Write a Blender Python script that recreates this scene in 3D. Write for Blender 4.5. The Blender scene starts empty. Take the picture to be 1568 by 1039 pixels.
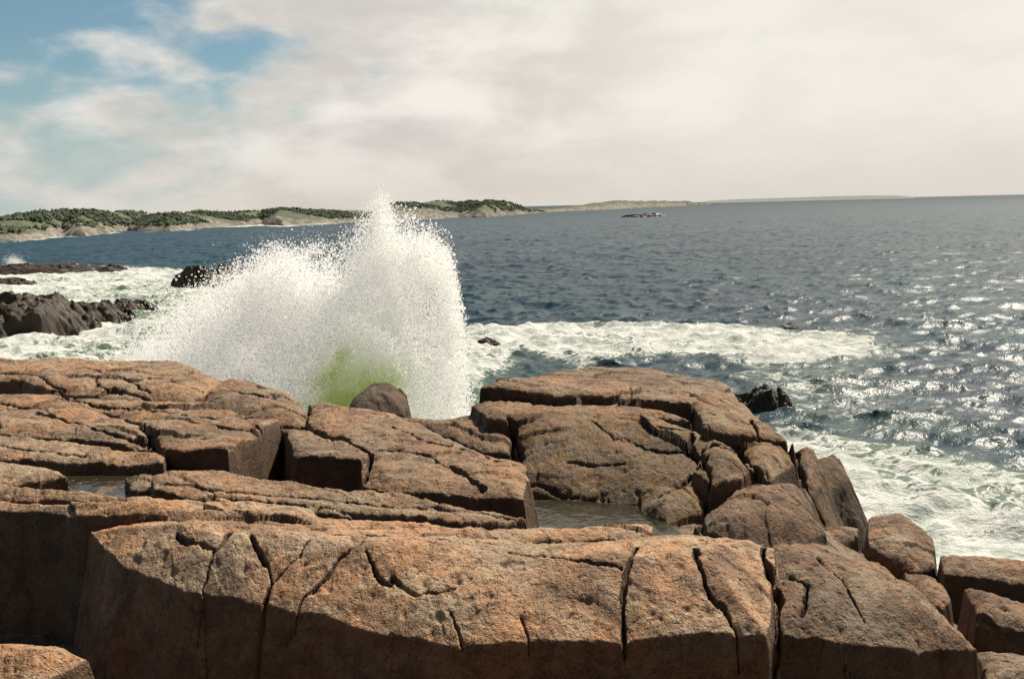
import bpy, math, numpy as np, time
from mathutils import Matrix, Vector
scene=bpy.context.scene
# ------------------------------------------------------------------ camera
H0=6.5; PITCH=7.6; ROLL=1.375; F=1568*35/36.0
cam_d=bpy.data.cameras.new("camera"); cam=bpy.data.objects.new("camera",cam_d)
scene.collection.objects.link(cam); scene.camera=cam
cam_d.lens=35; cam_d.sensor_width=36; cam_d.clip_start=0.1; cam_d.clip_end=60000
R3=(Matrix.Rotation(math.radians(90-PITCH),3,'X')@Matrix.Rotation(math.radians(-ROLL),3,'Z'))
cam.matrix_world=Matrix.Translation((0,0,H0))@R3.to_4x4()
Rn=np.array(R3)
def ray(u,v):
    return Rn@np.array([(u-784)/F,(519.5-v)/F,-1.0])
def P(u,v,z):            # image pixel u,v: its camera ray met with a level surface z
    d=ray(u,v); t=(z-H0)/d[2]; return (d[0]*t,d[1]*t)
def PR(u,v,R):           # image pixel u,v: point on its camera ray at ground range R -> x,y,z
    d=ray(u,v); t=R/math.hypot(d[0],d[1]); return (d[0]*t,d[1]*t,H0+d[2]*t)
# ------------------------------------------------------------------ noise
rs=np.random.RandomState(7)
TAB=rs.rand(512,512).astype(np.float32)*2-1
def vn(x,y,s=0):
    x=x+s*37.17; y=y+s*91.73
    xi=np.floor(x); yi=np.floor(y); fx=(x-xi).astype(np.float32); fy=(y-yi).astype(np.float32)
    xi=xi.astype(np.int64)&511; yi=yi.astype(np.int64)&511; x1=(xi+1)&511; y1=(yi+1)&511
    fx=fx*fx*fx*(fx*(fx*6-15)+10); fy=fy*fy*fy*(fy*(fy*6-15)+10)
    a=TAB[xi,yi]; b=TAB[x1,yi]; c=TAB[xi,y1]; d=TAB[x1,y1]
    return (a+(b-a)*fx)*(1-fy)+(c+(d-c)*fx)*fy
def fbm(x,y,o=4,s=0,g=0.5):
    r=0; a=1; t=0
    c,sn=math.cos(.6),math.sin(.6)
    for i in range(o):
        r=r+a*vn(x,y,s+i*3.3); t+=a; a*=g
        x,y=(x*c-y*sn)*2.07,(x*sn+y*c)*2.07
    return r/t
def facets(x,y,s,amp,tilt):
    """angular fracture facets: every cell of a jittered lattice is its own tilted plane"""
    x=x+s*11.3; y=y+s*5.7
    xi=np.floor(x).astype(np.int64); yi=np.floor(y).astype(np.int64)
    best=np.full(x.shape,1e9); out=np.zeros(x.shape)
    for a in (-1,0,1):
        for b in (-1,0,1):
            cx=xi+a; cy=yi+b; u=cx&511; v=cy&511
            px=cx+.5+.45*TAB[u,v]; py=cy+.5+.45*TAB[v,u]
            dx=x-px; dy=y-py; d=dx*dx+dy*dy
            val=amp*TAB[(u+7)&511,(v+19)&511]+tilt*(dx*TAB[(u+31)&511,v]+dy*TAB[u,(v+53)&511])
            m=d<best; best=np.where(m,d,best); out=np.where(m,val,out)
    return out
def sstep(a,b,x):
    t=np.clip((x-a)/(b-a),0,1); return t*t*(3-2*t)
def sdf(poly,x,y):
    n=len(poly); d=np.full(x.shape,1e9); s=np.ones(x.shape)
    for i in range(n):
        ax,ay=poly[i]; bx,by=poly[i-1]
        ex,ey=bx-ax,by-ay; wx,wy=x-ax,y-ay
        t=np.clip((wx*ex+wy*ey)/(ex*ex+ey*ey+1e-12),0,1)
        dx,dy=wx-ex*t,wy-ey*t; d=np.minimum(d,dx*dx+dy*dy)
        c1=y>=ay; c2=y<by; c3=ex*wy>ey*wx
        f=(c1&c2&c3)|(~c1&~c2&~c3); s=np.where(f,-s,s)
    return s*np.sqrt(d)
def segd(pl,x,y):
    d=np.full(x.shape,1e9)
    for (ax,ay),(bx,by) in zip(pl[:-1],pl[1:]):
        ex,ey=bx-ax,by-ay; wx,wy=x-ax,y-ay
        t=np.clip((wx*ex+wy*ey)/(ex*ex+ey*ey+1e-12),0,1)
        d=np.minimum(d,(wx-ex*t)**2+(wy-ey*t)**2)
    return np.sqrt(d)
def grid_mesh(name,X,Y,Z,mat,attrs={},parent=None):
    nr,nc=X.shape
    co=np.stack([X,Y,Z],-1).reshape(-1,3).astype(np.float32)
    idx=np.arange(nr*nc,dtype=np.int32).reshape(nr,nc)
    q=np.stack([idx[:-1,:-1],idx[:-1,1:],idx[1:,1:],idx[1:,:-1]],-1).reshape(-1,4)
    me=bpy.data.meshes.new(name); me.vertices.add(len(co)); me.vertices.foreach_set("co",co.ravel())
    me.loops.add(q.size); me.loops.foreach_set("vertex_index",q.ravel().astype(np.int32))
    me.polygons.add(len(q)); me.polygons.foreach_set("loop_start",np.arange(0,q.size,4,dtype=np.int32))
    me.polygons.foreach_set("loop_total",np.full(len(q),4,dtype=np.int32))
    me.update(calc_edges=True)
    me.polygons.foreach_set("use_smooth",np.ones(len(q),dtype=bool))
    for k,a in attrs.items():
        at=me.attributes.new(k,'FLOAT','POINT'); at.data.foreach_set("value",a.astype(np.float32).ravel())
    me.materials.append(mat); ob=bpy.data.objects.new(name,me); scene.collection.objects.link(ob)
    if parent: ob.parent=parent
    return ob
# ------------------------------------------------------------------ node helper
class NT:
    def __init__(s,tree): s.t=tree; s.t.nodes.clear()
    def n(s,ty,ins={},**kw):
        nd=s.t.nodes.new(ty)
        for k,v in kw.items(): setattr(nd,k,v)
        for k,v in ins.items():
            i=nd.inputs[k]
            if isinstance(v,bpy.types.NodeSocket): s.t.links.new(v,i)
            else: i.default_value=v
        return nd
    def m(s,op,a,b=0.0,c=0.0,clamp=False):
        nd=s.t.nodes.new('ShaderNodeMath'); nd.operation=op; nd.use_clamp=clamp
        for i,v in enumerate((a,b,c)):
            if isinstance(v,bpy.types.NodeSocket): s.t.links.new(v,nd.inputs[i])
            else: nd.inputs[i].default_value=v
        return nd.outputs[0]
    def ss(s,x,a,b,c=0.0,d=1.0):
        nd=s.n('ShaderNodeMapRange',{0:x,1:a,2:b,3:c,4:d}); nd.interpolation_type='SMOOTHSTEP'; return nd.outputs[0]
    def mix(s,f,a,b,mode='MIX'):
        nd=s.t.nodes.new('ShaderNodeMix'); nd.data_type='RGBA'; nd.blend_type=mode
        for i,v in ((0,f),(6,a),(7,b)):
            if isinstance(v,bpy.types.NodeSocket): s.t.links.new(v,nd.inputs[i])
            else: nd.inputs[i].default_value=(v if i==0 else (*v,1))
        return nd.outputs[2]
    def noise(s,vec,sc,det=4,ro=.5,dist=0):
        return s.n('ShaderNodeTexNoise',{'Vector':vec,'Scale':sc,'Detail':det,'Roughness':ro,'Distortion':dist}).outputs[0]
    def attr(s,name): return s.n('ShaderNodeAttribute',attribute_name=name).outputs['Fac']
def newmat(name):
    m=bpy.data.materials.new(name); m.use_nodes=True; return m,NT(m.node_tree)
# ------------------------------------------------------------------ materials
def rock_material(name,dark=0.0):
    m,N=newmat(name)
    g_=N.n('ShaderNodeNewGeometry'); pos=g_.outputs['Position']; nor=g_.outputs['True Normal']
    sep=N.n('ShaderNodeSeparateXYZ',{0:pos}); sn=N.n('ShaderNodeSeparateXYZ',{0:nor})
    big=N.noise(pos,.9,4,.65,.4); mid=N.noise(pos,5,5,.65,.3); fine=N.noise(pos,38,3,.75); sp=N.noise(pos,130,1,.6)
    pit=N.noise(pos,15,3,.6,.5)
    orange=(.415,.245,.145); grey=(.32,.26,.195); brown=(.19,.118,.072)
    c=N.mix(N.ss(big,.42,.58),orange,grey)
    c=N.mix(N.ss(mid,.45,.66),c,brown)
    pat=N.m('MULTIPLY',N.ss(N.noise(pos,2.3,5,.72,.6),.53,.60),.65)     # pale lichen / salt patches
    c=N.mix(pat,c,(.43,.365,.275))
    stn=N.m('MULTIPLY',N.ss(N.noise(pos,1.6,5,.7,.5),.50,.62),.66)     # dark stains
    c=N.mix(stn,c,(.11,.074,.05))
    c=N.mix(N.m('MULTIPLY',N.ss(pit,.56,.68),.45),c,(.12,.078,.05))
    c=N.mix(N.m('MULTIPLY',N.ss(fine,.53,.66),.7),c,(.08,.052,.034))
    c=N.mix(N.m('MULTIPLY',N.ss(sp,.56,.70),.55),c,(.66,.53,.41))
    tint=N.attr('tint')
    c=N.mix(1.0,c,N.mix(tint,(.42,.385,.34),(1.52,1.33,1.12)),'MULTIPLY')
    og=N.m('MULTIPLY',N.attr('algae'),N.ss(mid,.42,.6))
    c=N.mix(N.m('MULTIPLY',og,.8),c,(.32,.18,.03))
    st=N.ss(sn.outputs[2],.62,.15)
    c=N.mix(N.m('MULTIPLY',st,.70),c,(.05,.031,.019))  # shade painted into the colour: steep faces go darker
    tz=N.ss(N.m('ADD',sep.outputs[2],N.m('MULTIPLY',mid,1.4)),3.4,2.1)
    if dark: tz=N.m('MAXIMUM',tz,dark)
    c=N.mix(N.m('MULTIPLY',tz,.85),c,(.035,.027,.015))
    ck=N.attr('crack')
    c=N.mix(N.m('MULTIPLY',ck,.6),c,(.04,.028,.018))
    h=N.m('ADD',N.m('MULTIPLY',mid,.026),N.m('MULTIPLY',fine,.024))
    h=N.m('ADD',h,N.m('MULTIPLY',sp,.006))
    h=N.m('SUBTRACT',h,N.m('MULTIPLY',N.ss(pit,.52,.68),.012))
    bp=N.n('ShaderNodeBump',{'Height':h,'Strength':1.0,'Distance':1.0})
    rough=N.m('SUBTRACT',.72,N.m('MULTIPLY',tz,.35))
    b=N.n('ShaderNodeBsdfPrincipled',{'Base Color':c,'Roughness':rough,'Normal':bp.outputs[0],'Specular IOR Level':.4})
    N.n('ShaderNodeOutputMaterial',{0:b.outputs[0]})
    return m
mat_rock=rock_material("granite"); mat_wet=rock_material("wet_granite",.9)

def sea_material():
    m,N=newmat("sea_water")
    pos=N.n('ShaderNodeNewGeometry').outputs['Position']
    foam=N.attr('foam'); aer=N.attr('aer')
    warp=N.n('ShaderNodeVectorMath',{0:pos,1:N.n('ShaderNodeVectorMath',{0:N.n('ShaderNodeTexNoise',{'Vector':pos,'Scale':.6,'Detail':2.0}).outputs[1],'Scale':1.6},operation='SCALE').outputs[0]},operation='ADD').outputs[0]
    n1=N.noise(warp,1.1,7,.66,.5)
    v=N.n('ShaderNodeTexVoronoi',{'Vector':warp,'Scale':1.7},feature='DISTANCE_TO_EDGE').outputs['Distance']
    v2=N.n('ShaderNodeTexVoronoi',{'Vector':warp,'Scale':4.5},feature='DISTANCE_TO_EDGE').outputs['Distance']
    lace=N.m('ADD',N.m('MULTIPLY',N.ss(v,0,.25),.25),N.m('MULTIPLY',N.ss(v2,0,.3),.15))
    nn=N.m('ADD',n1,N.m('SUBTRACT',lace,.18))
    ff=N.ss(N.m('SUBTRACT',foam,nn),-.03,.18)
    r=N.noise(pos,9,2,.6); r1=N.noise(pos,3.2,3,.6); r2=N.noise(pos,.9,2,.55)
    h=N.m('ADD',N.m('ADD',N.m('MULTIPLY',r,.024),N.m('MULTIPLY',r1,.045)),N.m('MULTIPLY',r2,.06))
    bw=N.n('ShaderNodeBump',{'Height':h,'Strength':.9,'Distance':1.0})
    deep=N.mix(N.ss(N.noise(pos,.05,3),.4,.6),(.008,.034,.058),(.010,.048,.064))
    wc=N.mix(N.m('MINIMUM',aer,1.0),deep,(.16,.22,.13))
    far=N.n('ShaderNodeVectorMath',{0:pos},operation='LENGTH').outputs['Value']
    rg=N.ss(far,40,900,.35,.5); sl=N.ss(far,80,2500,.40,.2)
    water=N.n('ShaderNodeBsdfPrincipled',{'Base Color':wc,'Roughness':rg,'IOR':1.33,'Specular IOR Level':sl,'Normal':bw.outputs[0]})
    hf=N.m('ADD',N.m('MULTIPLY',n1,.3),N.m('MULTIPLY',N.noise(pos,7,3,.7),.07))
    bf=N.n('ShaderNodeBump',{'Height':hf,'Strength':.9,'Distance':1.0})
    fc=N.mix(N.ss(n1,.32,.62),(.52,.57,.50),(.86,.85,.80))
    fo=N.n('ShaderNodeBsdfPrincipled',{'Base Color':fc,'Roughness':.9,'Normal':bf.outputs[0],'Specular IOR Level':.1})
    mx=N.n('ShaderNodeMixShader',{0:ff,1:water.outputs[0],2:fo.outputs[0]})
    N.n('ShaderNodeOutputMaterial',{0:mx.outputs[0]})
    return m
mat_sea=sea_material()
# ------------------------------------------------------------------ rock shore height field
NR,NC=1600,1500
th=np.radians(np.linspace(-38,38,NC)); rr=np.exp(np.linspace(math.log(2.6),math.log(28),NR))
Rg,Tg=np.meshgrid(rr,th,indexing='ij'); X=Rg*np.sin(Tg); Y=Rg*np.cos(Tg)
wx=X+.10*fbm(X*1.2,Y*1.2,3,1)+.008*facets(X*3,Y*3,5,1,.6); wy=Y+.10*fbm(X*1.2,Y*1.2,3,2)+.008*facets(X*3,Y*3,9,1,.6)
Z=np.full(X.shape,-2.0); TINT=np.full(X.shape,.4); ALG=np.zeros(X.shape)
def add_slab(poly,zfun,r=.25,rd=.08,steep=4.,tint=.5,alg=0,tilt=None):
    global Z,TINT,ALG
    steep=steep*1.5; r=r*1.2+.04; rd=rd*1.2+.022
    xs=[p[0] for p in poly]; ys=[p[1] for p in poly]; e=1.2
    mk=(wx>min(xs)-e)&(wx<max(xs)+e)&(wy>min(ys)-e)&(wy<max(ys)+e)
    ii=np.nonzero(mk.ravel())[0]
    if len(ii)==0: return
    x=wx.ravel()[ii]; y=wy.ravel()[ii]
    q=-sdf(poly,x,y)
    drop=np.where(q>r,0,np.where(q>0,rd*(1-np.clip(q/r,0,1))**2,rd-steep*q))
    c=zfun(x,y)+rd-drop
    z=Z.ravel(); t=TINT.ravel(); a=ALG.ravel()
    w=c>z[ii]; z[ii]=np.maximum(z[ii],c); t[ii]=np.where(w,tint,t[ii]); a[ii]=np.where(w,alg,a[ii])
    Z=z.reshape(X.shape); TINT=t.reshape(X.shape); ALG=a.reshape(X.shape)
def slab(pts,**k):
    poly=[P(u,v,z) for u,v,z in pts]
    A=np.array([[x,y,1] for x,y in poly]); b=np.array([p[2] for p in pts])
    mx,my=A[:,0].mean(),A[:,1].mean(); A[:,0]-=mx; A[:,1]-=my
    lam=np.diag([.25,.25,1e-6]); s=np.linalg.solve(A.T@A+lam,A.T@b)
    add_slab(poly,lambda x,y:s[0]*(x-mx)+s[1]*(y-my)+s[2],**k)
base=[(-60,30),(-22,20.5),(-11,18.8),(-7,16.5),(-4,14.2),(-1,14.2),(0,15.8),(2.6,15.6),(3.6,13.2),(4.6,11.6),(6.5,10.8),(10,9),(30,2),(30,-6),(-60,-6)]
q=-sdf(base,wx,wy)
bz=3.15-1.1*sstep(2.6,5.0,X)*sstep(6,8,Y)-.4*sstep(4,7,Y)*sstep(9,6,Y)
bz=np.where(q>1.2,bz,bz-.5*(1-np.clip(q/1.2,0,1))**2+np.minimum(q,0)*1.8)
Z=np.maximum(bz,-3.0)
add_slab([(-9,-4),(9,-4),(8,2.2),(2,3.0),(-4,2.9),(-9,2.4)],lambda x,y:4.75+0*x,r=.5,rd=.15,steep=3)
# front whaleback
slab([(140,818,3.97),(190,880,3.84),(300,915,3.77),(420,930,3.75),(560,955,3.73),(700,978,3.72),(800,974,3.72),(950,978,3.72),(1090,970,3.72),(1186,982,3.7),(1186,845,3.92),(1150,829,3.98),(1000,820,4.0),(700,812,4.02),(480,801,4.05),(300,796,4.05)],r=.62,rd=.17,steep=3.0,tint=1.0)
slab([(1188,838,3.9),(1360,842,3.82),(1420,910,3.6),(1500,1015,3.35),(1440,1015,3.4),(1300,985,3.6),(1196,965,3.72)],r=.28,rd=.08,steep=4,tint=.25)
slab([(-260,775,4.05),(0,768,4.1),(150,772,4.1),(300,783,4.1),(480,797,4.08),(300,803,4.05),(140,802,4.02),(60,792,4.02),(-260,800,4.0)],r=.2,rd=.06,steep=5,tint=.8)
slab([(-60,985,3.55),(20,975,3.6),(100,985,3.55),(140,1025,3.4),(60,1060,3.4),(-80,1060,3.4)],r=.2,rd=.08,steep=3,tint=.8)
# band behind the whaleback
slab([(190,765,4.05),(330,765,4.05),(470,775,4.02),(490,790,4.0),(700,803,3.95),(830,808,3.85),(1000,815,3.8),(1000,830,3.8),(600,830,3.9),(200,800,4.0)],r=.06,rd=.01,steep=5,tint=.92)
slab([(-260,740,4.1),(0,745,4.1),(60,752,4.08),(180,762,4.05),(250,775,4.02),(100,775,4.02),(-260,775,4.02)],r=.1,rd=.04,steep=5,tint=.65)
slab([(-260,700,4.1),(0,702,4.1),(90,712,4.08),(110,735,4.0),(0,748,4.0),(-260,748,4.0)],r=.1,rd=.03,steep=5,tint=.7)
slab([(60,722,3.83),(300,722,3.83),(300,770,3.83),(60,770,3.83)],r=.1,rd=.01,steep=5,tint=.35)
slab([(195,728,3.97),(240,726,3.97),(245,752,3.93),(205,752,3.93)],r=.08,rd=.02,steep=5,tint=.5)
slab([(232,727,4.06),(330,722,4.05),(450,735,4.02),(600,748,3.98),(700,765,3.92),(815,790,3.8),(700,802,3.85),(480,785,3.93),(330,765,3.98),(240,755,4.0)],r=.06,rd=.01,steep=5,tint=.66)
# left back slabs
slab([(-260,556,3.75),(0,557,3.78),(120,558,3.78),(180,557,3.78),(290,563,3.75),(345,590,3.72),(300,618,3.8),(220,612,3.85),(80,598,3.88),(40,580,3.85),(-260,576,3.85)],r=.4,rd=.12,steep=2.5,tint=.75)
slab([(330,590,3.65),(400,592,3.6),(450,612,3.6),(472,628,3.6),(475,660,3.6),(420,648,3.68),(330,622,3.75),(300,608,3.75)],r=.3,rd=.12,steep=3,tint=.5)
slab([(-260,604,3.8),(0,606,3.85),(90,606,3.86),(220,616,3.86),(330,624,3.84),(400,640,3.8),(215,645,3.85),(150,625,3.88),(-260,622,3.88)],r=.2,rd=.06,steep=4,tint=.65)
slab([(-260,625,3.9),(0,628,3.92),(150,632,3.92),(215,650,3.92),(232,690,3.9),(120,672,3.92),(-260,655,3.95)],r=.2,rd=.04,steep=5,tint=.55)
slab([(-260,660,4.0),(0,668,4.0),(120,680,4.0),(245,695,3.98),(250,710,3.96),(100,704,4.0),(-260,696,4.02)],r=.1,rd=.03,steep=5,tint=.68)
# square block
slab([(212,642,3.99),(330,634,3.99),(428,645,3.97),(350,694,4.04),(246,688,4.06)],r=.03,rd=.005,steep=9,tint=.5)
# centre slab
slab([(470,628,3.72),(600,632,3.78),(650,648,3.8),(720,678,3.82),(806,712,3.78),(812,745,3.7),(805,782,3.62),(700,762,3.75),(620,752,3.8),(556,738,3.85),(548,700,3.85),(480,668,3.78)],r=.2,rd=.06,steep=5,tint=.58)
slab([(430,655,3.85),(480,668,3.85),(550,690,3.88),(552,708,3.88),(455,700,3.9)],r=.06,rd=.02,steep=7,tint=.45)
# right rock mass
slab([(735,597,4.05),(770,585,4.0),(850,573,3.95),(900,568,3.92),(1000,565,3.9),(1085,580,3.88),(1118,600,3.85),(1060,612,4.0),(960,604,4.05),(850,600,4.08)],r=.08,rd=.02,steep=8,tint=.42,alg=.1)
slab([(722,626,3.86),(800,616,3.88),(900,613,3.9),(985,622,3.88),(1055,645,3.82),(940,640,3.85),(850,634,3.87),(740,645,3.82)],r=.1,rd=.04,steep=5,tint=.5,alg=.25)
slab([(1060,600,3.95),(1120,600,3.9),(1160,640,3.75),(1215,685,3.55),(1160,665,3.75),(1075,650,3.9)],r=.1,rd=.04,steep=4,tint=.45,alg=.3)
slab([(600,640,3.7),(680,645,3.7),(775,634,3.75),(775,690,3.55),(740,690,3.55)],r=.1,rd=.03,steep=4,tint=.4)
slab([(785,640,3.85),(850,628,3.9),(960,634,3.88),(1060,655,3.78),(1100,690,3.6),(1080,740,3.4),(1000,772,3.26),(920,775,3.2),(818,765,3.2),(792,700,3.5)],r=.5,rd=.13,steep=2.5,tint=.28,alg=.4)
slab([(985,745,3.4),(1070,742,3.4),(1075,790,3.2),(1030,812,3.15),(985,796,3.2)],r=.2,rd=.1,steep=3,tint=.4,alg=.5)
slab([(1085,672,3.75),(1130,685,3.7),(1150,715,3.6),(1135,735,3.5),(1085,742,3.5),(1060,720,3.55)],r=.2,rd=.1,steep=4,tint=.4,alg=.2)
slab([(1140,665,3.7),(1200,680,3.55),(1225,720,3.4),(1180,735,3.45),(1145,700,3.6)],r=.2,rd=.1,steep=4,tint=.4,alg=.3)
slab([(1130,735,3.5),(1225,742,3.35),(1245,790,3.2),(1262,835,3.0),(1150,835,3.2),(1062,815,3.25),(1090,770,3.4)],r=.4,rd=.18,steep=3,tint=.15)
slab([(1205,680,3.4),(1250,690,3.25),(1265,730,3.1),(1245,775,3.0),(1222,730,3.2)],r=.25,rd=.14,steep=1.6,tint=.2)
slab([(1235,698,3.15),(1290,702,3.05),(1308,735,2.9),(1300,755,2.8),(1240,760,2.9)],r=.3,rd=.16,steep=1.6,tint=.15)
slab([(1265,800,2.9),(1310,802,2.85),(1312,835,2.7),(1270,835,2.8)],r=.1,rd=.04,steep=4,tint=.25)
# lower right blocks
slab([(1320,785,2.9),(1370,782,2.85),(1425,830,2.6),(1432,875,2.5),(1400,880,2.55),(1330,835,2.75)],r=.2,rd=.07,steep=5,tint=.35)
slab([(1440,848,2.7),(1568,868,2.6),(1700,880,2.5),(1700,905,2.5),(1550,895,2.6),(1445,880,2.65)],r=.12,rd=.05,steep=5,tint=.35)
slab([(1470,905,2.9),(1560,922,2.85),(1700,930,2.8),(1700,985,2.7),(1560,975,2.75),(1485,955,2.8)],r=.15,rd=.06,steep=5,tint=.3)
slab([(1390,880,2.7),(1430,885,2.7),(1450,930,2.6),(1435,945,2.6),(1400,915,2.7)],r=.12,rd=.05,steep=5,tint=.35)
slab([(1500,1008,3.0),(1600,1005,3.0),(1700,1060,2.9),(1520,1060,3.0)],r=.12,rd=.05,steep=5,tint=.3)
slab([(532,612,3.05),(560,596,3.1),(600,592,3.1),(618,604,3.0),(622,640,2.7),(535,640,2.8)],r=.3,rd=.2,steep=4,tint=.05)
land=sstep(-1,.5,Z)
n1=fbm(X*.8,Y*.8,3,11)
back=sstep(6.6,8.5,Y)
fx_=X+.10*fbm(X*2.2,Y*2.2,4,15); fy_=Y+.10*fbm(X*2.2,Y*2.2,4,16)
rot=.5; fa,fb=fx_*math.cos(rot)-fy_*math.sin(rot),fx_*math.sin(rot)+fy_*math.cos(rot)
fc1=facets(fa*.8,fb*1.5,3,.024,.05); fc2=facets(fa*3.1,fb*4.3,6,.006,.014)
pits=np.maximum(0,fbm(X*9,Y*9,3,17)-.22)
rel=.05*n1+.016*fbm(X*5,Y*5,4,12)+.008*fbm(X*19,Y*19,3,13)-.05*pits+fc1*(.2+.8*back)+fc2*(.3+.7*back)
Z=Z+rel*land
def hit(u,v):
    d=ray(u,v); t=math.atan2(d[0],d[1]); c=int(np.clip(round((t-th[0])/(th[1]-th[0])),0,NC-1))
    zr=H0+rr*d[2]/math.hypot(d[0],d[1]); w=np.nonzero((Z0[:,c]>=zr)&(rr>3.5))[0]
    if len(w)==0: return None
    r=rr[w[0]]; return (r*math.sin(t),r*math.cos(t))
Z0=Z.copy()
jx=X+.045*fbm(X*3,Y*3,4,21)+.014*fbm(X*16,Y*16,3,24); jy=Y+.045*fbm(X*3,Y*3,4,22)+.014*fbm(X*16,Y*16,3,25)
wj=np.clip(1+1.7*fbm(X*3,Y*3,3,23),.3,2.2)
D=np.full(X.shape,99.); DD=np.zeros(X.shape)
def joint(pl,w=.022,dep=.13):
    pts=[]
    for (a,b),(c,d) in zip(pl[:-1],pl[1:]):
        n=max(1,int(math.hypot(c-a,d-b)/14))
        for i in range(n):
            h=hit(a+(c-a)*i/n,b+(d-b)*i/n)
            if h: pts.append(h)
    h=hit(*pl[-1])
    if h: pts.append(h)
    segs=[[a,b] for a,b in zip(pts[:-1],pts[1:]) if math.hypot(a[0]-b[0],a[1]-b[1])<1.0]
    for s in segs:
        e=.35
        mk=(X>min(s[0][0],s[1][0])-e)&(X<max(s[0][0],s[1][0])+e)&(Y>min(s[0][1],s[1][1])-e)&(Y<max(s[0][1],s[1][1])+e)
        ii=np.nonzero(mk.ravel())[0]
        if len(ii)==0: continue
        d=segd(s,jx.ravel()[ii],jy.ravel()[ii])/(w*wj.ravel()[ii])
        D.ravel()[ii]=np.minimum(D.ravel()[ii],d)
        DD.ravel()[ii]=np.maximum(DD.ravel()[ii],dep)
J=[[(270,812),(325,835),(318,880),(310,925),(305,985)],[(348,812),(328,836)],[(385,815),(400,850),(412,890),(405,930)],
[(470,825),(430,870),(405,900),(400,960),(398,1030)],[(557,826),(520,850),(490,890),(465,915),(440,980)],
[(972,836),(955,880),(950,940),(955,1000)],[(1062,838),(1075,880),(1085,910),(1110,925),(1125,960),(1130,1010)]]
JT=[[(780,845),(850,850),(950,865)],[(500,815),(620,818),(760,832),(860,830)],[(560,840),(575,875),(600,890)],[(690,940),(705,965),(712,1010)],[(800,940),(815,965),(815,1000)],[(600,880),(640,905),(700,900)],[(1210,880),(1240,900),(1230,940)]]
J2=[[(1165,832),(1180,880),(1195,920),(1190,960),(1180,1039)],[(150,562),(150,590),(200,600),(240,620),(300,612),(335,596),(420,605)],
[(80,600),(140,622),(240,627),(330,640)],[(0,615),(100,640),(180,665),(250,690)],[(222,645),(228,685)],
[(570,685),(640,690),(700,715),(740,745)],[(600,650),(640,668),(720,690),(790,712)],[(480,660),(530,672),(570,690),(560,735)],
[(780,640),(792,690),(812,735)],
[(1060,660),(1055,690),(1090,715),(1085,760),(1075,800)],[(1090,680),(1140,695),(1165,735)],[(1150,640),(1160,665),(1220,690),(1232,740),(1262,800)],
[(1010,652),(1060,657),(1160,667),(1210,685)]]
J3=[[(0,680),(60,690),(130,696)],[(250,740),(400,755),(580,772),(700,778),(790,796)],[(870,705),(900,712),(960,712)],[(965,575),(968,610)],[(815,742),(860,760),(930,765)],
[(0,570),(60,575),(100,600)],[(200,575),(260,580),(310,600)],[(740,608),(830,612),(920,606)],[(120,560),(180,575),(230,600)],[(900,640),(940,670),(1010,690),(1060,690)],[(1010,760),(1050,740),(1080,700)],
[(280,760),(420,768),(560,790),(700,800)],[(300,645),(360,655),(400,662)],[(1250,850),(1300,900),(1330,960)]]
for j in J: joint(j,.0095,.075)
for j in JT: joint(j,.006,.03)
for j in J2: joint(j,.015,.13)
for j in J3: joint(j,.010,.06)
g=np.clip(1.25-D*.75,0,1)
Z=Z-DD*g-(.16*DD+.012)*np.exp(-D/5.5)*(DD>0)
CR=np.clip(1.3-D*.7,0,1)
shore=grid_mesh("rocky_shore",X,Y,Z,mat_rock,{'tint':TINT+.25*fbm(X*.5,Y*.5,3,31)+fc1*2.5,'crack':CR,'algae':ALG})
# ------------------------------------------------------------------ pools
def pool(pts,z,name):
    m=bpy.data.materials.get("pool_water")
    if not m:
        m,N=newmat("pool_water")
        pos=N.n('ShaderNodeNewGeometry').outputs['Position']
        bp=N.n('ShaderNodeBump',{'Height':N.noise(pos,6,3),'Strength':.15,'Distance':.1})
        b=N.n('ShaderNodeBsdfPrincipled',{'Base Color':(.035,.03,.018,1),'Roughness':.04,'IOR':1.33,'Normal':bp.outputs[0]})
        N.n('ShaderNodeOutputMaterial',{0:b.outputs[0]})
    me=bpy.data.meshes.new(name); co=[(*P(u,v,z),z) for u,v in pts]
    me.from_pydata(co,[],[list(range(len(co)))]); me.materials.append(m)
    ob=bpy.data.objects.new(name,me); scene.collection.objects.link(ob)
pool([(800,765),(870,765),(990,775),(1060,830),(1000,850),(800,850)],3.24,"tide_pool")
pool([(100,728),(230,728),(230,770),(100,770)],3.86,"tide_pool")
# ------------------------------------------------------------------ sea
def ocean(N,L,lam,wd,seed,std,spread=2,pw=3.6):
    r=np.random.RandomState(seed); k=np.fft.fftfreq(N,L/N)*2*math.pi
    kx,ky=np.meshgrid(k,k,indexing='ij'); kk=np.hypot(kx,ky); kk[0,0]=1
    kp=2*math.pi/lam
    c=np.abs((kx*math.cos(wd)+ky*math.sin(wd))/kk)
    S=np.exp(-1.0*(kp/kk)**2)/kk**pw*(c**spread+.08); S[0,0]=0
    h=(r.normal(size=(N,N))+1j*r.normal(size=(N,N)))*np.sqrt(S)
    z=np.fft.ifft2(h); s=z.real.std()
    hx=np.fft.ifft2(1j*kx/kk*h).real; hy=np.fft.ifft2(1j*ky/kk*h).real
    return z.real/s*std,hx/s*std,hy/s*std
def samp(t,x,y,L):
    N=t.shape[0]; x=x/L*N; y=y/L*N; xi=np.floor(x).astype(np.int64); yi=np.floor(y).astype(np.int64)
    fx=x-xi; fy=y-yi; xi%=N; yi%=N; a=(xi+1)%N; b=(yi+1)%N
    return (t[xi,yi]*(1-fx)+t[a,yi]*fx)*(1-fy)+(t[xi,b]*(1-fx)+t[a,b]*fx)*fy
SR,SC=1700,950
ra=np.exp(np.linspace(math.log(9),math.log(25000),SR)); ta=np.radians(np.linspace(-52,52,SC))
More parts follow.
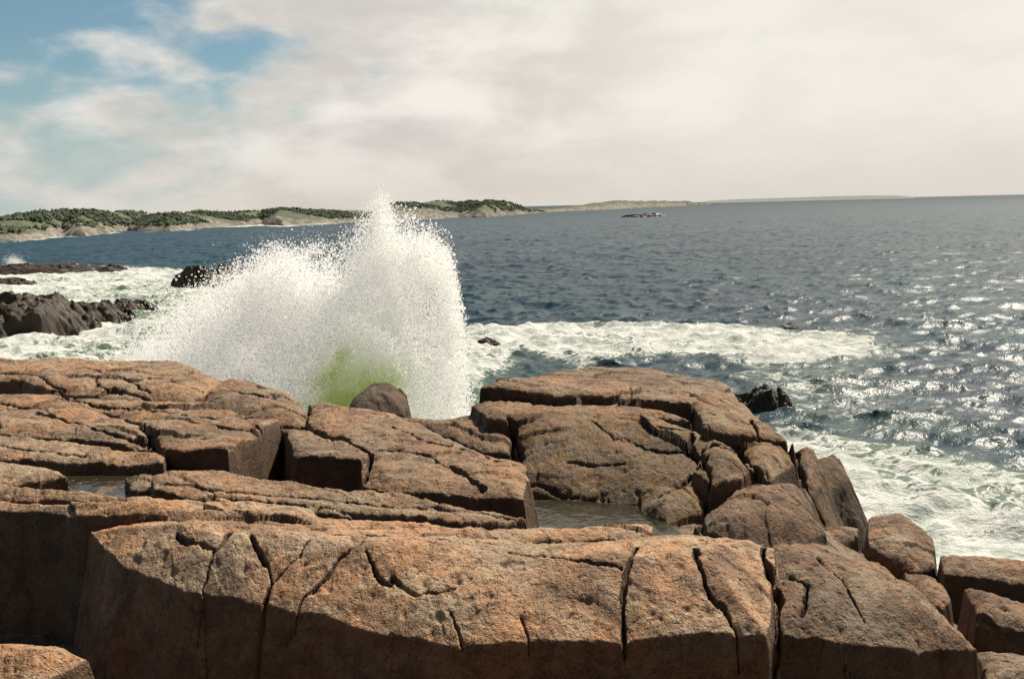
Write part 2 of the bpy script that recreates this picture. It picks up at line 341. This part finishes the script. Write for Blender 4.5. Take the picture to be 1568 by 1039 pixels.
Rs,Ts=np.meshgrid(ra,ta,indexing='ij'); SX=Rs*np.sin(Ts); SY=Rs*np.cos(Ts)
o1=ocean(512,90,6.0,math.radians(75),3,.078,3,3.3); o2=ocean(256,19,1.8,math.radians(100),5,.034)
fade=1/(1+(Rs/3500)**2)
sz=0;dx=0;dy=0
for o,L,rt in ((o1,90,0.0),(o1,137,.5),(o2,19,.3)):
    c,s=math.cos(rt),math.sin(rt); ux=SX*c-SY*s; uy=SX*s+SY*c
    w=.8 if L>50 else 1*sstep(600,150,Rs)
    sz=sz+w*samp(o[0],ux,uy,L); a=samp(o[1],ux,uy,L)*w; b=samp(o[2],ux,uy,L)*w
    dx=dx+(a*c+b*s); dy=dy+(-a*s+b*c)
def reg(pts,soft,warp=1.5,lim=220):
    poly=[P(u,v,0) for u,v in pts]
    x=SX+warp*fbm(SX*.25,SY*.25,3,41); y=SY+warp*fbm(SX*.25,SY*.25,3,42)
    near=Rs<lim; out=np.zeros(SX.shape); q=-sdf(poly,x[near],y[near]); out[near]=sstep(-soft,soft,q); return out
wl1=[(-400,392),(-250,385),(0,370),(60,366),(100,361),(130,362),(200,353),(260,355),(300,350),(400,344),(430,346),(500,342),(600,337),(700,333),(740,333),(800,328),(835,325)]
f1=reg([(-500,440),(-100,418),(150,407),(260,412),(380,414),(520,440),(700,520),(745,600),(720,900),(-900,900),(-900,480)],3)
f1b=reg([(170,440),(300,445),(330,480),(250,520),(160,495)],2)
f2=reg([(690,505),(850,497),(1000,500),(1190,503),(1330,515),(1375,540),(1290,553),(1180,560),(1080,545),(980,552),(900,568),(860,556),(800,545),(730,600),(690,600)],1.2,1.2)
f3=reg([(1185,640),(1240,652),(1330,665),(1450,690),(1700,740),(1900,1100),(1000,1100),(1100,700)],.8,.8)
f4=reg([(1215,665),(1290,690),(1340,730),(1420,765),(1568,800),(1750,850),(1900,1100),(1000,1100),(1100,700)],.5,.5)
f5=reg([(1100,560),(1350,545),(1420,600),(1450,660),(1250,650),(1150,610)],2.0)
f6=reg([(u,v-1) for u,v in wl1]+[(u,v+1.6) for u,v in wl1[::-1]],2.5,3,650)*sstep(-.1,.35,fbm(SX*.02,SY*.02,3,49))
big=fbm(SX*.35,SY*.35,4,43)
foam=np.maximum.reduce([f1*(.79+.35*big-.25*f1b),f2*(.84+.35*big),f3*(.60+.1*big),f4*(.97+.2*big),f5*(.42+.1*big),f6*.85])
cap=sstep(.2,.3,sz)*sstep(0.1,.4,fbm(SX*.05,SY*.05,3,44))
foam=np.maximum(foam,.5*cap*(Rs<400))
aer=np.clip(np.maximum.reduce([f1*.9,f2*.5,f3*.55,f5*.2]),0,1)
SZ=sz*fade*(1-.5*f4)
SZ+=f2*(.18+.3*fbm(SX*.8,SY*.8,5,45))+f1*(.32*fbm(SX*.6,SY*.8,5,46)+.1)+f4*.2*fbm(SX*1.2,SY*1.2,5,47)
wl=[P(u,v,0) for u,v in [(1330,735),(1420,770),(1500,790),(1600,812),(1750,850)]]
nr_=Rs<40; dd=np.full(SX.shape,99.); dd[nr_]=segd(wl,SX[nr_]+.3*fbm(SX[nr_],SY[nr_],2,48),SY[nr_])
SZ+=.4*np.exp(-(dd/.8)**2)
ch=.9*fade
sea=grid_mesh("sea",SX+dx*ch,SY+dy*ch,SZ,mat_sea,{'foam':foam,'aer':aer})
# ------------------------------------------------------------------ rocks in the surf
def sea_rock(name,u,v,wpx,hpx,asp,seed,mat=mat_wet,flat=.8,tint=.5):
    x0,y0=P(u,v,0); R=math.hypot(x0,y0); w=wpx/F*R/2; h=hpx/F*R; dpt=w*asp
    y0+=dpt*.8; n=200
    gx,gy=np.meshgrid(np.linspace(-1.5,1.5,n),np.linspace(-1.5,1.5,n),indexing='ij')
    px=gx*w; py=gy*dpt
    rad=np.hypot(gx,gy)+.3*fbm(gx*1.6,gy*1.6,4,seed)
    z=np.where(rad<1,h*1.1*(1-np.clip(rad,0,1)**2.2)**flat,-(rad-1)*h*2.5)
    fw=.35*fbm(gx*2.5,gy*2.5,4,seed)
    z+=h*.25*fbm(gx*2.2,gy*2.2,5,seed+1)+facets(gx*2.2+fw,gy*2.2-fw,seed%17,h*.18,h*.25)+facets(gx*6+fw,gy*6-fw,seed%13,h*.05,h*.08)+h*.05*fbm(gx*14,gy*14,3,seed+2)
    z=np.maximum(z,-1.2)
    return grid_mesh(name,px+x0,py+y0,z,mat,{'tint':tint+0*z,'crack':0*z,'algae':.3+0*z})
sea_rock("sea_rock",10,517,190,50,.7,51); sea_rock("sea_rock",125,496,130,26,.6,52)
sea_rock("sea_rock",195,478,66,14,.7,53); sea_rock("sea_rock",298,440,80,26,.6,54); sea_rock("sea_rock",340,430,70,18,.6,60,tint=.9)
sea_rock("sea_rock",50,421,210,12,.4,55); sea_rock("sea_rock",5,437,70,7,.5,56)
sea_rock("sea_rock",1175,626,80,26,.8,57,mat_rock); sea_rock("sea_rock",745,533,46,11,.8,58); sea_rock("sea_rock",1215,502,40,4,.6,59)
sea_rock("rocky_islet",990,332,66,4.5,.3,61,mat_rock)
# ------------------------------------------------------------------ distant land
def land_material(name,green,haze):
    m,N=newmat(name)
    pos=N.n('ShaderNodeNewGeometry').outputs['Position']
    el=N.attr('inland'); n=N.noise(pos,.05,5,.65); n2=N.noise(pos,.25,4,.7)
    g=N.mix(N.ss(n2,.35,.65),(.055,.075,.028),(.15,.155,.065))
    rk=N.mix(N.ss(n2,.38,.6),(.12,.095,.07),(.40,.33,.255))
    f=N.ss(N.m('ADD',el,N.m('ADD',N.m('MULTIPLY',N.m('SUBTRACT',n,.5),2.6),N.m('MULTIPLY',N.m('SUBTRACT',n2,.5),1.8))),.35-green,.5-green)
    c=N.mix(f,rk,g)
    c=N.mix(haze,c,(.30,.335,.34))  # aerial haze painted into the ground colour
    b=N.n('ShaderNodeBsdfPrincipled',{'Base Color':c,'Roughness':.95,'Specular IOR Level':.1})
    N.n('ShaderNodeOutputMaterial',{0:b.outputs[0]}); return m
def interp(t,x): return np.interp(x,[a for a,b in t],[b for a,b in t])
def headland(name,wl,tp,mat,seed,n=900,D=160,crest=.5,Rfix=None,rough=1):
    us=np.linspace(wl[0][0],wl[-1][0],n); wv=interp(wl,us); tv=interp(tp,us); m=70
    XX=np.zeros((n,m)); YY=np.zeros((n,m)); ZZ=np.zeros((n,m)); EE=np.zeros((n,m))
    for i,(u,v,t) in enumerate(zip(us,wv,tv)):
        if Rfix: R=Rfix; d=ray(u,v); q=math.hypot(d[0],d[1]); dirx,diry=d[0]/q,d[1]/q
        else:
            x,y=P(u,v,0); R=math.hypot(x,y); dirx,diry=x/R,y/R
        Rc=R+D*crest; T=PR(u,t,Rc)[2]
        s=np.linspace(-.04,1,m); dd=s*D
        prof=np.where(s<crest,np.sign(s)*np.abs(np.clip(s/crest,-1,1))**.75,1-.5*((s-crest)/(1-crest))**2)
        XX[i]=dirx*(R+dd); YY[i]=diry*(R+dd); ZZ[i]=T*prof; EE[i]=s/crest
    XX+=4*fbm(XX*.04,YY*.04,3,seed+8)*rough
    nz=fbm(XX*.03,YY*.03,5,seed)*.16+fbm(XX*.15,YY*.15,4,seed+1)*.08
    ZZ=ZZ*(1+nz*1.2*rough)+np.where(EE>0,(fbm(XX*.25,YY*.25,4,seed+3))*.9*rough*np.clip(1.3-EE,0.2,1),0)
    ob=grid_mesh(name,XX[::-1],YY[::-1],ZZ[::-1],mat,{'inland':EE[::-1]})
    return XX,YY,ZZ,EE
tp1=[(-400,345),(-250,342),(0,336),(50,329),(120,324),(200,325),(240,329),(300,324),(350,326),(450,321),(520,323),(570,323),(610,310),(650,309),(700,312),(730,309),(765,309),(795,315),(815,321),(835,325)]
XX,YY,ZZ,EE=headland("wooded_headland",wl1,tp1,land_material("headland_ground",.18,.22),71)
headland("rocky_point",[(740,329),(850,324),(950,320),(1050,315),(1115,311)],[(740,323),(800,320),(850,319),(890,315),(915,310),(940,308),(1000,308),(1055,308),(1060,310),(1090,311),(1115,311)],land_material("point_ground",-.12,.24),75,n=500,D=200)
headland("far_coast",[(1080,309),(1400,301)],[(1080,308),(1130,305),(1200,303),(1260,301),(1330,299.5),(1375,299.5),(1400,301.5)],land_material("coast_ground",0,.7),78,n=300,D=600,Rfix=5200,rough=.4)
def trees():
    r=np.random.RandomState(5); V=[];Fc=[]
    n,m=XX.shape
    dens=fbm(XX*.03,YY*.03,4,81)
    cnt=0
    while cnt<9000:
        i=r.randint(0,n); j=r.randint(8,m)
        e=EE[i,j]
        if e<.25 or e>1.25 or dens[i,j]<-.03+.15*r.rand(): continue
        cnt+=1
        x,y,z=XX[i,j]+r.normal(0,1),YY[i,j]+r.normal(0,1),ZZ[i,j]
        con=r.rand()<.08; h=(r.uniform(1.0,2.2) if con else r.uniform(.4,1.4)); w=h*(.3 if con else .95)
        rings=[(0,.75),(.35,1.0),(.7,.7)] if not con else [(0,.9),(.3,1),(.6,.6)]
        ns=6; st=len(V)
        for (hh,ww) in rings:
            for a in range(ns):
                an=a*2*math.pi/ns+r.rand()*.5; q=w*ww*r.uniform(.6,1.3)
                V.append((x+q*math.cos(an),y+q*math.sin(an),z-.2+h*hh*r.uniform(.85,1.15)))
        V.append((x,y,z+h))
        for l in range(2):
            for a in range(ns):
                Fc.append((st+l*ns+a,st+l*ns+(a+1)%ns,st+(l+1)*ns+(a+1)%ns,st+(l+1)*ns+a))
        for a in range(ns): Fc.append((st+2*ns+a,st+2*ns+(a+1)%ns,st+3*ns))
    m_,N=newmat("distant_foliage")
    pos=N.n('ShaderNodeNewGeometry').outputs['Position']
    c=N.mix(N.ss(N.noise(pos,.12,4,.6),.35,.65),(.05,.072,.028),(.12,.14,.055))
    c=N.mix(.2,c,(.3,.33,.33))  # same distance haze, painted into the foliage colour
    b=N.n('ShaderNodeBsdfPrincipled',{'Base Color':c,'Roughness':1.0,'Specular IOR Level':.05})
    N.n('ShaderNodeOutputMaterial',{0:b.outputs[0]})
    me=bpy.data.meshes.new("distant_trees"); me.from_pydata(V,[],Fc); me.materials.append(m_)
    ob=bpy.data.objects.new("distant_trees",me); scene.collection.objects.link(ob)
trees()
# ------------------------------------------------------------------ splash
splash=bpy.data.objects.new("breaking_wave_splash",None); scene.collection.objects.link(splash)
YS=21.5
def sx(u): return (u-784)/F*YS
def szv(u,v): return PR(u,v,YS)[2]
env=[(80,545),(160,500),(230,468),(280,446),(310,430),(340,416),(370,402),(400,390),(440,372),(470,362),(500,354),(525,368),(545,326),(565,310),(588,274),(605,290),(622,308),(650,332),(690,356),(704,430),(714,500),(728,560),(748,598),(758,640)]
ex=np.array([sx(u) for u,v in env]); ez=np.array([szv(u,v) for u,v in env])
r=np.random.RandomState(11)
PT=[];RD=[]
def streaks(n,per,xdist,top,zlow,yspread,jit,rad,ori=-3.3,spread=.13,edge=.25):
    for i in range(n):
        xe=xdist(); E=np.interp(xe,ex,ez)
        w=top(); ze=zlow+(E-zlow)*w
        xo=ori+(xe-ori)*r.uniform(.5,.95); yo=YS+r.normal(0,yspread*.4)+max(0,(-4.4-xe))*.7; ye=yo+r.normal(0,yspread)
        k=int(per*r.uniform(.2,2.2))
        t=np.clip(1-np.abs(r.normal(0,.33,k)),0,1.08)
        x=xo+(xe-xo)*t; z=.4+(ze-.4)*(1-(1-np.clip(t,0,1))**1.7); y=yo+(ye-yo)*t
        j=jit*(.3+t)
        nc=max(2,k//16); cl=r.randint(0,nc,k); cx=r.normal(0,1,nc); cy=r.normal(0,1,nc); cz=r.normal(0,1,nc); sc=.12+.6*r.rand(nc)**2
        x=x+j*(cx[cl]*1.1+r.normal(0,1,k)*sc[cl]); y=y+j*(cy[cl]*1.1+r.normal(0,1,k)*sc[cl]); z=z+j*1.4*(cz[cl]*1.1+r.normal(0,1,k)*sc[cl])
        lim=np.interp(x,ex,ez)-.10+.55*fbm(x*2.6,x*0+1.0,4,95)
        keep=z<lim+spread*r.exponential(1,k)
        dens=.3+.7*sstep(0,1.2,lim-z)
        dens*=.22+.78*sstep(-.28,.18,fbm(x*1.5+.4*z,z*1.1,4,96)+.45*sstep(4.2,2.4,z))
        keep&=r.rand(k)<dens
        PT.append(np.stack([x,y,z],-1)[keep]); RD.append((rad*np.exp(r.normal(0,.42,k)))[keep])
def tri(a,b,c): return lambda: r.triangular(a,b,c)
XL,XC,XR=sx(290),sx(600),sx(718)
streaks(1050,180,tri(sx(470),XC,XR),lambda:r.beta(2.2,1.2),1.0,.6,.12,.0075)
streaks(650,160,tri(sx(530),sx(592),sx(670)),lambda:r.beta(4,1.0),2.0,.4,.10,.0078)
streaks(2500,190,lambda:r.triangular(sx(260),sx(440),sx(600)),lambda:r.beta(2.0,1.1),.8,.7,.17,.0080)
streaks(600,180,lambda:r.uniform(sx(330),XR),lambda:r.beta(1.5,3),.5,.6,.18,.009)
streaks(450,90,tri(sx(600),sx(698),sx(718)),lambda:r.beta(3,1.2),2.0,.5,.10,.0085)
streaks(1700,150,lambda:r.triangular(sx(70),sx(320),sx(440)),lambda:r.beta(1.7,1.5),.2,1.2,.26,.0095)
pt=np.concatenate(PT); rd=np.concatenate(RD)
# sunlit green water torn up low in the plume
k=75000
gz=np.abs(r.normal(0,1,k))*1.0+.3
gx=sx(548)+r.normal(0,.8,k)*(1-.12*gz); gy=YS-1.6+r.normal(0,.3,k)
gp=np.stack([gx,gy,gz+.9],-1); gp[:,0]+=.25*fbm(gp[:,0]*2,gp[:,2]*2,3,97); gp[:,2]+=.5*fbm(gp[:,0]*2.5,gp[:,0]*0,3,98)
pt=np.concatenate([pt,gp]); rd=np.concatenate([rd,.010*np.exp(r.normal(0,.35,k))])
# small burst on the far ledge at the left
x0,y0=P(24,409,0); k=2500
q=np.stack([x0+r.normal(0,.6,k),y0+r.normal(0,.4,k),.3+np.abs(r.normal(0,.55,k))],-1); q[:,0]-=.4*(q[:,2]-.5)
pt=np.concatenate([pt,q]); rd=np.concatenate([rd,np.full(k,.022)])
d2=((pt[:,0]-sx(548))/1.25)**2+((pt[:,2]-1.7)/1.7)**2
tex=fbm(pt[:,0]*2.0,pt[:,2]*1.6,4,99)
grn=sstep(1.35,.1,d2+1.4*tex)*sstep(YS+.5,YS-.4,pt[:,1])*(.5+.5*r.rand(len(pt)))
me=bpy.data.meshes.new("spray_droplets"); me.vertices.add(len(pt)); me.vertices.foreach_set("co",pt.astype(np.float32).ravel())
at=me.attributes.new("rad",'FLOAT','POINT'); at.data.foreach_set("value",rd.astype(np.float32))
at=me.attributes.new("green",'FLOAT','POINT'); at.data.foreach_set("value",grn.astype(np.float32))
ms,N=newmat("spray")
sc_=N.mix(N.attr('green'),(.965,.955,.93),(.54,.64,.13))
df=N.n('ShaderNodeBsdfDiffuse',{'Color':sc_}); tr=N.n('ShaderNodeBsdfTranslucent',{'Color':sc_})
mx=N.n('ShaderNodeMixShader',{0:.5,1:df.outputs[0],2:tr.outputs[0]})
em=N.n('ShaderNodeEmission',{'Color':sc_,'Strength':.085})   # faint glow added in place of light scattered many times inside the mist
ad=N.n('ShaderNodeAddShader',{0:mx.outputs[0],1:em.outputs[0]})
N.n('ShaderNodeOutputMaterial',{0:ad.outputs[0]})
ms.cycles.emission_sampling='NONE'
me.materials.append(ms)
ob=bpy.data.objects.new("spray_droplets",me); scene.collection.objects.link(ob); ob.parent=splash
gt=bpy.data.node_groups.new("droplets","GeometryNodeTree")
gt.interface.new_socket("Geometry",in_out='INPUT',socket_type='NodeSocketGeometry'); gt.interface.new_socket("Geometry",in_out='OUTPUT',socket_type='NodeSocketGeometry')
gi=gt.nodes.new('NodeGroupInput'); go=gt.nodes.new('NodeGroupOutput'); mp=gt.nodes.new('GeometryNodeMeshToPoints'); sm=gt.nodes.new('GeometryNodeSetMaterial')
na=gt.nodes.new('GeometryNodeInputNamedAttribute'); na.data_type='FLOAT'; na.inputs['Name'].default_value='rad'
sm.inputs['Material'].default_value=ms
gt.links.new(gi.outputs[0],mp.inputs['Mesh']); gt.links.new(na.outputs['Attribute'],mp.inputs['Radius']); gt.links.new(mp.outputs[0],sm.inputs['Geometry']); gt.links.new(sm.outputs[0],go.inputs[0])
md=ob.modifiers.new("droplets",'NODES'); md.node_group=gt
# ------------------------------------------------------------------ light
SAZ=38; SEL=52
sd=bpy.data.lights.new("sun",'SUN'); sd.energy=5.0; sd.angle=math.radians(.53); sd.color=(1,.915,.77)
so=bpy.data.objects.new("sun",sd); scene.collection.objects.link(so)
a,e=math.radians(SAZ),math.radians(SEL)
dirv=Vector((math.sin(a)*math.cos(e),math.cos(a)*math.cos(e),math.sin(e)))
so.rotation_euler=dirv.to_track_quat('Z','Y').to_euler(); so.location=dirv*50
w=bpy.data.worlds.new("World"); scene.world=w; w.use_nodes=True; N=NT(w.node_tree)
sky=N.n('ShaderNodeTexSky'); sky.sky_type='NISHITA'; sky.sun_disc=False; sky.sun_elevation=e; sky.sun_rotation=a
sky.air_density=1.0; sky.dust_density=.4; sky.ozone_density=2.0
dr=N.n('ShaderNodeTexCoord').outputs['Generated']; s=N.n('ShaderNodeSeparateXYZ',{0:dr}); x_,y_,z_=s.outputs
vec=N.n('ShaderNodeCombineXYZ',{0:x_,1:y_,2:N.m('MULTIPLY',z_,2.4)}).outputs[0]
c1=N.noise(vec,9,6,.52,.2); c2=N.noise(vec,3.4,3,.5)
bias=N.ss(N.m('ADD',x_,N.m('MULTIPLY',z_,-.55)),-.52,-.08)
cov=N.m('ADD',N.m('ADD',N.m('MULTIPLY',c1,.85),N.m('MULTIPLY',c2,.45)),N.m('MULTIPLY',bias,.36))
front=N.ss(y_,-.1,.45)
mask=N.m('MULTIPLY',N.ss(cov,.61,.87),front)
shade=N.noise(vec,7,5,.55,.2)
cl=N.mix(N.ss(shade,.35,.65),(.64,.61,.565),(.90,.865,.80))
cl=N.mix(N.m('MULTIPLY',N.ss(x_,-.15,.3),.75),cl,(.91,.86,.775))
cl=N.mix(N.m('MULTIPLY',N.ss(z_,.10,.0),.65),cl,(.66,.605,.54))
skc=N.mix(1.0,sky.outputs[0],(.92,1.06,.98),'MULTIPLY')
skb=N.n('ShaderNodeVectorMath',{0:skc,'Scale':.074},operation='SCALE').outputs[0]
skb=N.mix(N.ss(z_,.14,.0,0,.85),skb,(.47,.55,.57))
fin=N.mix(mask,skb,cl)
fin=N.mix(N.ss(y_,.15,-.25),fin,N.mix(1.0,fin,(.36,.35,.34),'MULTIPLY'))
bg=N.n('ShaderNodeBackground',{'Color':fin,'Strength':1.0})
N.n('ShaderNodeOutputWorld',{0:bg.outputs[0]})
scene.view_settings.view_transform='Standard'
